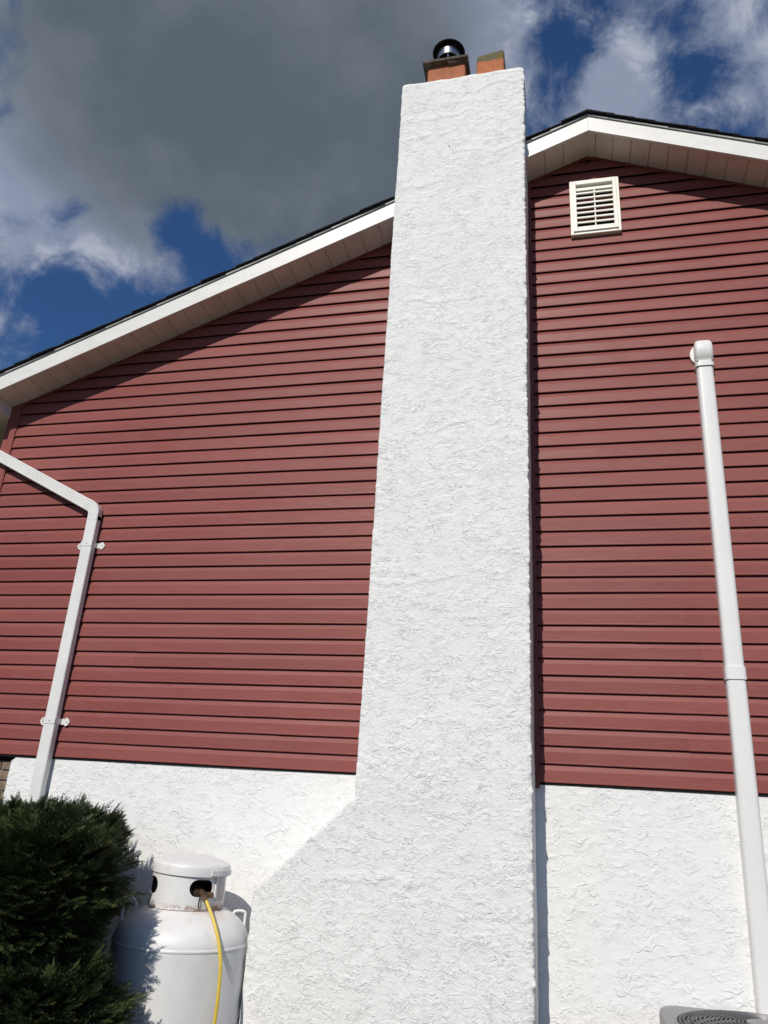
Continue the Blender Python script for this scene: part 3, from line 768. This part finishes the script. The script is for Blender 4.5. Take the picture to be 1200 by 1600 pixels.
# collar with oval holes: numpy-cut grid
CR, CZ0, CZ1 = .200, 1.082, 1.268
PHI = math.atan2(-4.713-TY, 0-TX)
holes = [(PHI+math.radians(21), 1.188), (PHI-math.radians(72), 1.188), (PHI+math.radians(115), 1.188)]
def collar():
    na, nz = 240, 44; hw, hh = .066, .041
    vs = []; fs = []; keep = {}
    A = [2*math.pi*i/na for i in range(na)]; Zs = [CZ0+(CZ1-CZ0)*j/nz for j in range(nz+1)]
    def sd(a, z):
        best = 9
        for ha, hz in holes:
            d = (a-ha+math.pi) % (2*math.pi)-math.pi; u = abs(d*CR); w = abs(z-hz)
            qx = max(u-(hw-hh), 0); best = min(best, math.hypot(qx, w)-hh)
        return best
    m = MB(); grid = {}; inner_faces = []
    for layer, r in enumerate((CR, CR-.006)):
        for j, z in enumerate(Zs):
            for i, a in enumerate(A):
                aa, zz = a, z; s = sd(a, z); da = .012/CR; cell = .0055
                if abs(s) < cell*.75:      # snap near vertices to the hole outline
                    gx = (sd(a+.002, z)-sd(a-.002, z))/(.004*CR); gz = (sd(a, z+.0004)-sd(a, z-.0004))/.0008
                    aa = a-gx*s/CR; zz = z-gz*s
                grid[(layer, j, i)] = len(m.v); m.v.append((r*math.cos(aa), r*math.sin(aa), zz))
        for j in range(nz):
            for i in range(na):
                ac = A[i]+math.pi/na; zc_ = (Zs[j]+Zs[j+1])/2
                if sd(ac, zc_) < 0: continue
                k = (i+1) % na; q = (grid[(layer, j, i)], grid[(layer, j, k)], grid[(layer, j+1, k)], grid[(layer, j+1, i)])
                m.f.append(q if layer == 0 else q[::-1])
                if layer: inner_faces.append(len(m.f)-1)
                if layer == 0:   # rim faces between the two skins
                    for (jj, ii, e) in ((j, i-1, ((j, i), (j+1, i))), (j, i+1, ((j, k), (j+1, k))), (j-1, i, ((j, i), (j, k))), (j+1, i, ((j+1, i), (j+1, k)))):
                        if not (0 <= jj < nz): out = True
                        else: out = sd(A[ii % na]+math.pi/na, (Zs[jj]+Zs[jj+1])/2) < 0
                        if out:
                            (j1, i1), (j2, i2) = e
                            m.f.append(('R', (0, j1, i1), (0, j2, i2)))
    ff = []
    for f in m.f:
        if f[0] == 'R':
            (l, j1, i1), (_, j2, i2) = f[1], f[2]
            ff.append((grid[(0, j1, i1)], grid[(0, j2, i2)], grid[(1, j2, i2)], grid[(1, j1, i1)]))
        else: ff.append(f)
    m.f = ff
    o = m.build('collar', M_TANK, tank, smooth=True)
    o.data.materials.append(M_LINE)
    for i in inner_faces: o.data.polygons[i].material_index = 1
    return o
collar()
m = MB(); m.lathe([(CR-.004, 1.070), (CR+.0015, 1.075), (CR+.0015, 1.082), (CR-.004, 1.084)], (0, 0), 96); m.build('rusty_collar_joint', M_RUST, tank)
# lid, tipped very slightly
m = MB()
LR = .212
prof = [(LR-.004, 1.252), (LR, 1.250), (LR, 1.290), (LR-.003, 1.299), (LR-.012, 1.306)]
prof += [(r, 1.306+.040*(1-(r/.2)**2)) for r in (.19, .16, .12, .08, .04, .003)]
m.lathe(prof, (0, 0), 80, False, True); m.lathe([(LR-.004, 1.252), (LR-.006, 1.29), (.02, 1.30)], (0, 0), 80, False, True)
lid = m.build('lid', M_TANK, tank, smooth=True); lid.rotation_euler = (math.radians(.6), math.radians(2.0), 0)
lid.location = (-.040, .016, 0)
def oncyl(a0, a1, z0, z1, r, t, n=8):
    m = MB(); rings = []
    for i in range(n+1):
        a = a0+(a1-a0)*i/n; c, s = math.cos(a), math.sin(a)
        rings.append([((r)*c, (r)*s, z0), ((r+t)*c, (r+t)*s, z0), ((r+t)*c, (r+t)*s, z1), (r*c, r*s, z1)])
    m.rings(rings); return m
PD = lambda d: PHI+math.radians(d)
oncyl(PD(31), PD(76), 1.250, 1.274, .216, .012).build('lid_clasp', M_TANK, tank)
oncyl(PD(44), PD(47), 1.135, 1.252, CR, .008, 2).build('clasp_strap', M_TANK, tank)
oncyl(PD(47), PD(72), 1.125, 1.235, CR, .0025).build('sticker', M_LABEL, tank)
oncyl(PD(-34), PD(-20), .745, .905, TR, .0022).build('data_plate', M_TANK, tank)
m = MB()
for a in (-33.4, -20.6):
    for z in (.752, .898):
        c, s = math.cos(PD(a)), math.sin(PD(a)); m.tube([(TR*c, TR*s, z), ((TR+.005)*c, (TR+.005)*s, z)], .004, 8)
m.build('plate_rivet', M_TANK, tank)
for d in (-90, 90):
    c, s = math.cos(PD(d)), math.sin(PD(d)); pts = []
    r0, r1 = .262, .326
    def hz(r): return ZSEAM+HH*math.sqrt(max(0, 1-(r/TR)**2))*.97
    pts.append((r0, hz(r0)-.01)); pts.append((r0, hz(r0)+(.03 if d < 0 else .008)))
    hk = 1.0 if d < 0 else .35
    for i in range(9):
        a = math.pi-math.pi*i/8; pts.append(((r0+r1)/2+(r1-r0)/2*math.cos(a), hz(r0)+(.035+.032*math.sin(a))*hk))
    pts.append((r1, hz(r1)+.03*hk)); pts.append((r1, hz(r1)-.02))
    m = MB(); m.tube([(r*c, r*s, z) for r, z in pts], .0075, 10); m.build('lifting_lug', M_TANK, tank, smooth=True)
# valve cluster behind the hole
m = MB(); m.lathe([(.032, 1.10), (.034, 1.13), (.026, 1.135), (.026, 1.165), (.018, 1.17), (.018, 1.21), (.03, 1.212), (.03, 1.228), (.004, 1.23)], (0, 0), 20, False, True)
m.build('valve', M_BRASS, tank, smooth=True)
hd = Vector((math.cos(PD(24)), math.sin(PD(24)), 0)); tg = Vector((-hd.y, hd.x, 0))
def hp(r, z, t=0): return hd*r+tg*t+Vector((0, 0, z))
m = MB(); m.tube([hp(.02, 1.175), hp(.11, 1.175, .0), hp(.165, 1.165, .004), hp(.205, 1.155, .006)], [.014, .016, .018, .017], 8)
m.tube([hp(.150, 1.165, -.022), hp(.175, 1.16, -.022)], .020, 6); m.tube([hp(.19, 1.158, .03), hp(.222, 1.158, .042)], .015, 6)
m.tube([hp(.195, 1.155, .006), hp(.195, 1.155, .04)], .012, 8)
m.build('outlet_fitting', M_BRASS, tank, smooth=True)
m = MB(); m.tube([hp(.205, 1.157, .0), hp(.218, 1.15, .0), hp(.236, 1.134, .004)], [.017, .018, .0135], 6); m.build('hose_nut', M_BRASS, tank)
m = MB(); m.tube([hp(.206, 1.150, -.018), hp(.212, 1.125, -.024), hp(.208, 1.098, -.022)], .0035, 6); m.build('sensing_wire', M_BLKM, tank)
# --- yellow hose
hpts = [hp(.230, 1.140, .004), hp(.258, 1.112, .010), hp(.290, 1.075, .020), hp(.330, 1.025, .030), hp(.365, .965, .040), hp(.392, .90, .046), hp(.408, .83, .048), hp(.415, .72, .048), hp(.414, .60, .046), hp(.410, .45, .05), hp(.405, .30, .06), hp(.42, .14, .09), hp(.48, .03, .14), hp(.62, .017, .22), hp(.85, .016, .20)]
T0 = Vector((TX, TY, 0))
def catmull(P, n=6):
    out = []
    for i in range(len(P)-1):
        p0, p1, p2, p3 = P[max(i-1, 0)], P[i], P[i+1], P[min(i+2, len(P)-1)]
        for k in range(n):
            t = k/n; out.append(.5*((2*p1)+(p2-p0)*t+(2*p0-5*p1+4*p2-p3)*t*t+(3*p1-p0-3*p2+p3)*t**3))
    out.append(P[-1]); return out
m = MB(); m.tube([p+T0 for p in catmull(hpts)], .0088, 12)
hs = m.build('gas_hose', M_YEL, None, smooth=True)
hs['label'] = 'yellow gas hose hanging down the front of the white tank'; hs['category'] = 'hose'

# ================================================================ AIR CONDITIONER
AX, AY = .805, -.50
ac = thing('air_conditioner', 'grey outdoor air conditioner with a round wire fan grille on top', 'air conditioner', (AX, AY, 0))
AH = .42; AT = .815
def rr2(h, r, z, n=7):
    return [(x, y, z) for x, y, z in rrect(0, 0, h, h, r, z, n)]
m = MB(); m.rings([rr2(AH-.012, .05, .05), rr2(AH-.012, .05, AT-.06)], True, True); m.build('cabinet', M_AC, ac, smooth=True)
m = MB()
for k in range(22):
    z = .10+k*.029
    for sgn in (-1, 1):
        m.box(-AH+.06, AH-.06, sgn*(AH-.012)-.004, sgn*(AH-.012)+.004, z, z+.012); m.box(sgn*(AH-.012)-.004, sgn*(AH-.012)+.004, -AH+.06, AH-.06, z, z+.012)
m.build('side_louvers', M_AC, ac)
# top pan with a round opening
m = MB(); GR = .368; n = 64
def sq(a, h, r):   # rounded-square radius in direction a
    c, s = math.cos(a), math.sin(a); p = 9
    return h/((abs(c)**p+abs(s)**p)**(1/p))
R1 = []
for (f_, z) in ((1.0, AT-.075), (1.0, AT-.022), (.985, AT-.006), (.955, AT)):
    R1.append([(sq(2*math.pi*i/n, AH*f_, 0)*math.cos(2*math.pi*i/n), sq(2*math.pi*i/n, AH*f_, 0)*math.sin(2*math.pi*i/n), z) for i in range(n)])
for (r, z) in ((GR+.012, AT+.003), (GR+.006, AT+.012), (GR, AT+.012), (GR-.004, AT+.0), (GR-.006, AT-.10)):
    R1.append([(r*math.cos(2*math.pi*i/n), r*math.sin(2*math.pi*i/n), z) for i in range(n)])
m.rings(R1, False, False); m.build('top_pan', M_AC, ac, smooth=True)
m = MB(); m.lathe([(GR-.004, AT-.10), (.01, AT-.12)], (0, 0), 48, False, True); m.build('fan_well', M_DARK, ac)
m = MB()
for k in range(17):
    r = .075+k*(GR-.08)/16.5; z = AT+.010+.028*(1-(r/GR)**2)
    m.tube([(r*math.cos(2*math.pi*i/56), r*math.sin(2*math.pi*i/56), z) for i in range(57)], .0028, 6, False)
for k in range(8):
    a = k*math.pi/4+.2; m.tube([(r*math.cos(a), r*math.sin(a), AT+.006+.028*(1-(r/GR)**2)) for r in (.05, .15, .25, GR)], .003, 6)
m.build('fan_grille', M_WIRE, ac, smooth=True)
m = MB(); m.lathe([(.078, AT+.034), (.076, AT+.042), (.05, AT+.046), (.003, AT+.047)], (0, 0), 32, True, True); m.build('grille_hub', M_AC, ac, smooth=True)

# ================================================================ SHRUB
shrub = thing('evergreen_shrub', 'dense dark green needled evergreen shrub in the lower left corner by the wall', 'shrub', (-2.95, -.62, 0))
SO = np.array([-2.95, -.62, 0])
def spray_template(seed):
    """a flat conifer spray: main twig, alternate side twigs, every twig set with needles. Returns verts,quads."""
    r = np.random.default_rng(seed); V = []; F = []
    def needle(p, d, n_, L, w):
        s = np.cross(d, n_); s /= np.linalg.norm(s)+1e-9
        k = len(V); V.extend([p-s*w*.5, p+s*w*.5, p+d*L+s*w*.12, p+d*L-s*w*.12]); F.append((k, k+1, k+2, k+3))
    def twig(p0, d, L, bend):
        d = d/np.linalg.norm(d); n = int(L/.0075); p = p0.copy()
        for i in range(n):
            d = d+np.array([0, 0, bend]); d /= np.linalg.norm(d)
            q = p+d*L/n
            sd_ = np.cross(d, [0, 0, 1]); sd_ /= np.linalg.norm(sd_)+1e-9; upv = np.cross(sd_, d)
            t = i/n
            for s in (-1, 1):
                nd = d*(.62+.3*t)+sd_*s*.85+upv*r.uniform(-.25, .45); nd /= np.linalg.norm(nd)
                needle(p, nd, upv, r.uniform(.016, .022)*(1-.25*t), .0058)
            if i % 2 == 0:
                nd = d*.75+upv*.8+sd_*r.uniform(-.3, .3); nd /= np.linalg.norm(nd); needle(p, nd, sd_, .011, .0038)
            p = q
        for s in (-.4, 0, .4):
            nd = d+sd_*s; nd /= np.linalg.norm(nd); needle(p, nd, upv, .011, .004)
        return p
    L = r.uniform(.15, .20)
    main_d = np.array([1., 0, .12])
    twig(np.zeros(3), main_d, L, .008)
    k = 0
    for t in (.10, .24, .38, .52, .68):
        s = 1 if k % 2 else -1; k += 1
        twig(np.array([L*t, 0, .12*L*t]), np.array([.75, s*.75, .1+r.uniform(-.1, .1)]), L*(.55-.42*t)*r.uniform(.85, 1.15), .006)
        twig(np.array([L*(t+.06), 0, .12*L*t]), np.array([.78, -s*.7, .1+r.uniform(-.1, .1)]), L*(.50-.42*t)*r.uniform(.8, 1.1), .006)
    return np.array(V), np.array(F)
TPL = [spray_template(s) for s in range(5)]
lobes = [  # centre, radii, number of sprays
    ((-2.80, -.76, 1.19), (.48, .60, .33), 2000), ((-2.50, -1.14, 1.17), (.34, .42, .32), 1300), ((-3.30, -.80, 1.15), (.5, .6, .34), 800),
    ((-2.41, -1.22, .62), (.43, .36, .30), 1200), ((-2.95, -1.35, .62), (.6, .5, .42), 1500),
    ((-2.74, -.90, .86), (.40, .5, .36), 700), ((-2.85, -1.12, .35), (.6, .42, .35), 400)]
Vs = []; Fs = []; base = 0
r = np.random.default_rng(21)
def inside_other(p, li, f=.80):
    for i, (c, rad, _) in enumerate(lobes):
        if i == li: continue
        if (((p-np.array(c))/np.array(rad))**2).sum() < f*f: return True
    return False
def put(p, out, scale, ti):
    global base
    V, F = TPL[ti]
    # tips reach outward and lift a little, tiers stay fairly flat
    d = out*np.array([1, 1, .34])+np.array([0, 0, .05])+r.normal(0, .20, 3)*np.array([1, 1, .6]); d /= np.linalg.norm(d)
    s = np.cross([0, 0, 1], d); s /= np.linalg.norm(s)+1e-9; u = np.cross(d, s)
    ro = r.normal(0, .28); s, u = s*math.cos(ro)+u*math.sin(ro), u*math.cos(ro)-s*math.sin(ro)
    Mx = np.stack([d, s, u], 0)
    W_ = (V*scale)@Mx+(p-d*.07*scale)
    if W_[:, 1].max() > -.012: return
    q = W_[:, :2]-np.array([TX, TY])
    if (np.hypot(q[:, 0], q[:, 1]).min() < TR+.004): return
    Vs.append(W_); Fs.append(F+base); base += len(W_)
for li, (c, rad, cnt) in enumerate(lobes):      # inner growth that closes the crown
    c = np.array(c); rad = np.array(rad)
    for q in range(cnt//4):
        v = r.normal(size=3); v /= np.linalg.norm(v); p = c+rad*v*r.uniform(.15, .78)
        if p[2] > .05: put(p, v, r.uniform(.9, 1.35), int(r.integers(5)))
for li, (c, rad, cnt) in enumerate(lobes):
    c = np.array(c); rad = np.array(rad)
    n = 0; tries = 0
    while n < cnt and tries < cnt*8:
        tries += 1
        v = r.normal(size=3); v /= np.linalg.norm(v)
        if v[1] > .75 and r.random() < .7: continue
        # lumpy surface in flat tiers
        az = math.atan2(v[1], v[0]); tier = math.sin(v[2]*11+li*2+math.sin(az*3+li)*.9)
        lump = 1+.04*math.sin(az*5+li*1.7)+.035*math.sin(az*11+v[2]*6)+.07*tier
        k = r.choice([1.0, .93, .85, .7], p=[.46, .28, .18, .08])
        if v[2] > 0: v[2] = v[2]**.72
        p = c+rad*v*k*lump
        if inside_other(p, li): continue
        if p[2] < .03: continue
        nrm = v/rad; nrm /= np.linalg.norm(nrm)
        put(p, nrm, (r.uniform(.42, .80) if r.random() < .93 else r.uniform(.95, 1.3)), int(r.integers(5))); n += 1
V = np.concatenate(Vs)-SO; F = np.concatenate(Fs)
fo = link_np('foliage', V, F, M_NDL, shrub); fo['kind'] = 'stuff'
# trunk and limbs
m = MB(); m.tube([(0, 0, -.02), (.02, .0, .25), (-.03, -.02, .55), (0, .02, .85), (.0, .03, 1.2)], [.06, .05, .042, .03, .012], 10)
tr = m.build('trunk', M_BARK, shrub, smooth=True)
rb = random.Random(4)
m = MB()
for li, (c, rad, cnt) in enumerate(lobes):
    for q in range(16):
        v = np.array([rb.gauss(0, 1), rb.gauss(0, 1), rb.gauss(0, .6)]); v /= np.linalg.norm(v)
        tip = np.array(c)+np.array(rad)*v*.78-SO
        if tip[1]+SO[1] > -.03 or math.hypot(tip[0]+SO[0]-TX, tip[1]+SO[1]-TY) < TR+.03: continue
        z0 = max(.15, tip[2]*.62); st = np.array([0, 0, z0]); mid_ = (st+tip)/2+np.array([0, 0, -.04])
        m.tube([tuple(st), tuple(mid_), tuple(tip)], [.014, .009, .003], 5)
m.build('branches', M_BARK, shrub)['kind'] = 'stuff'
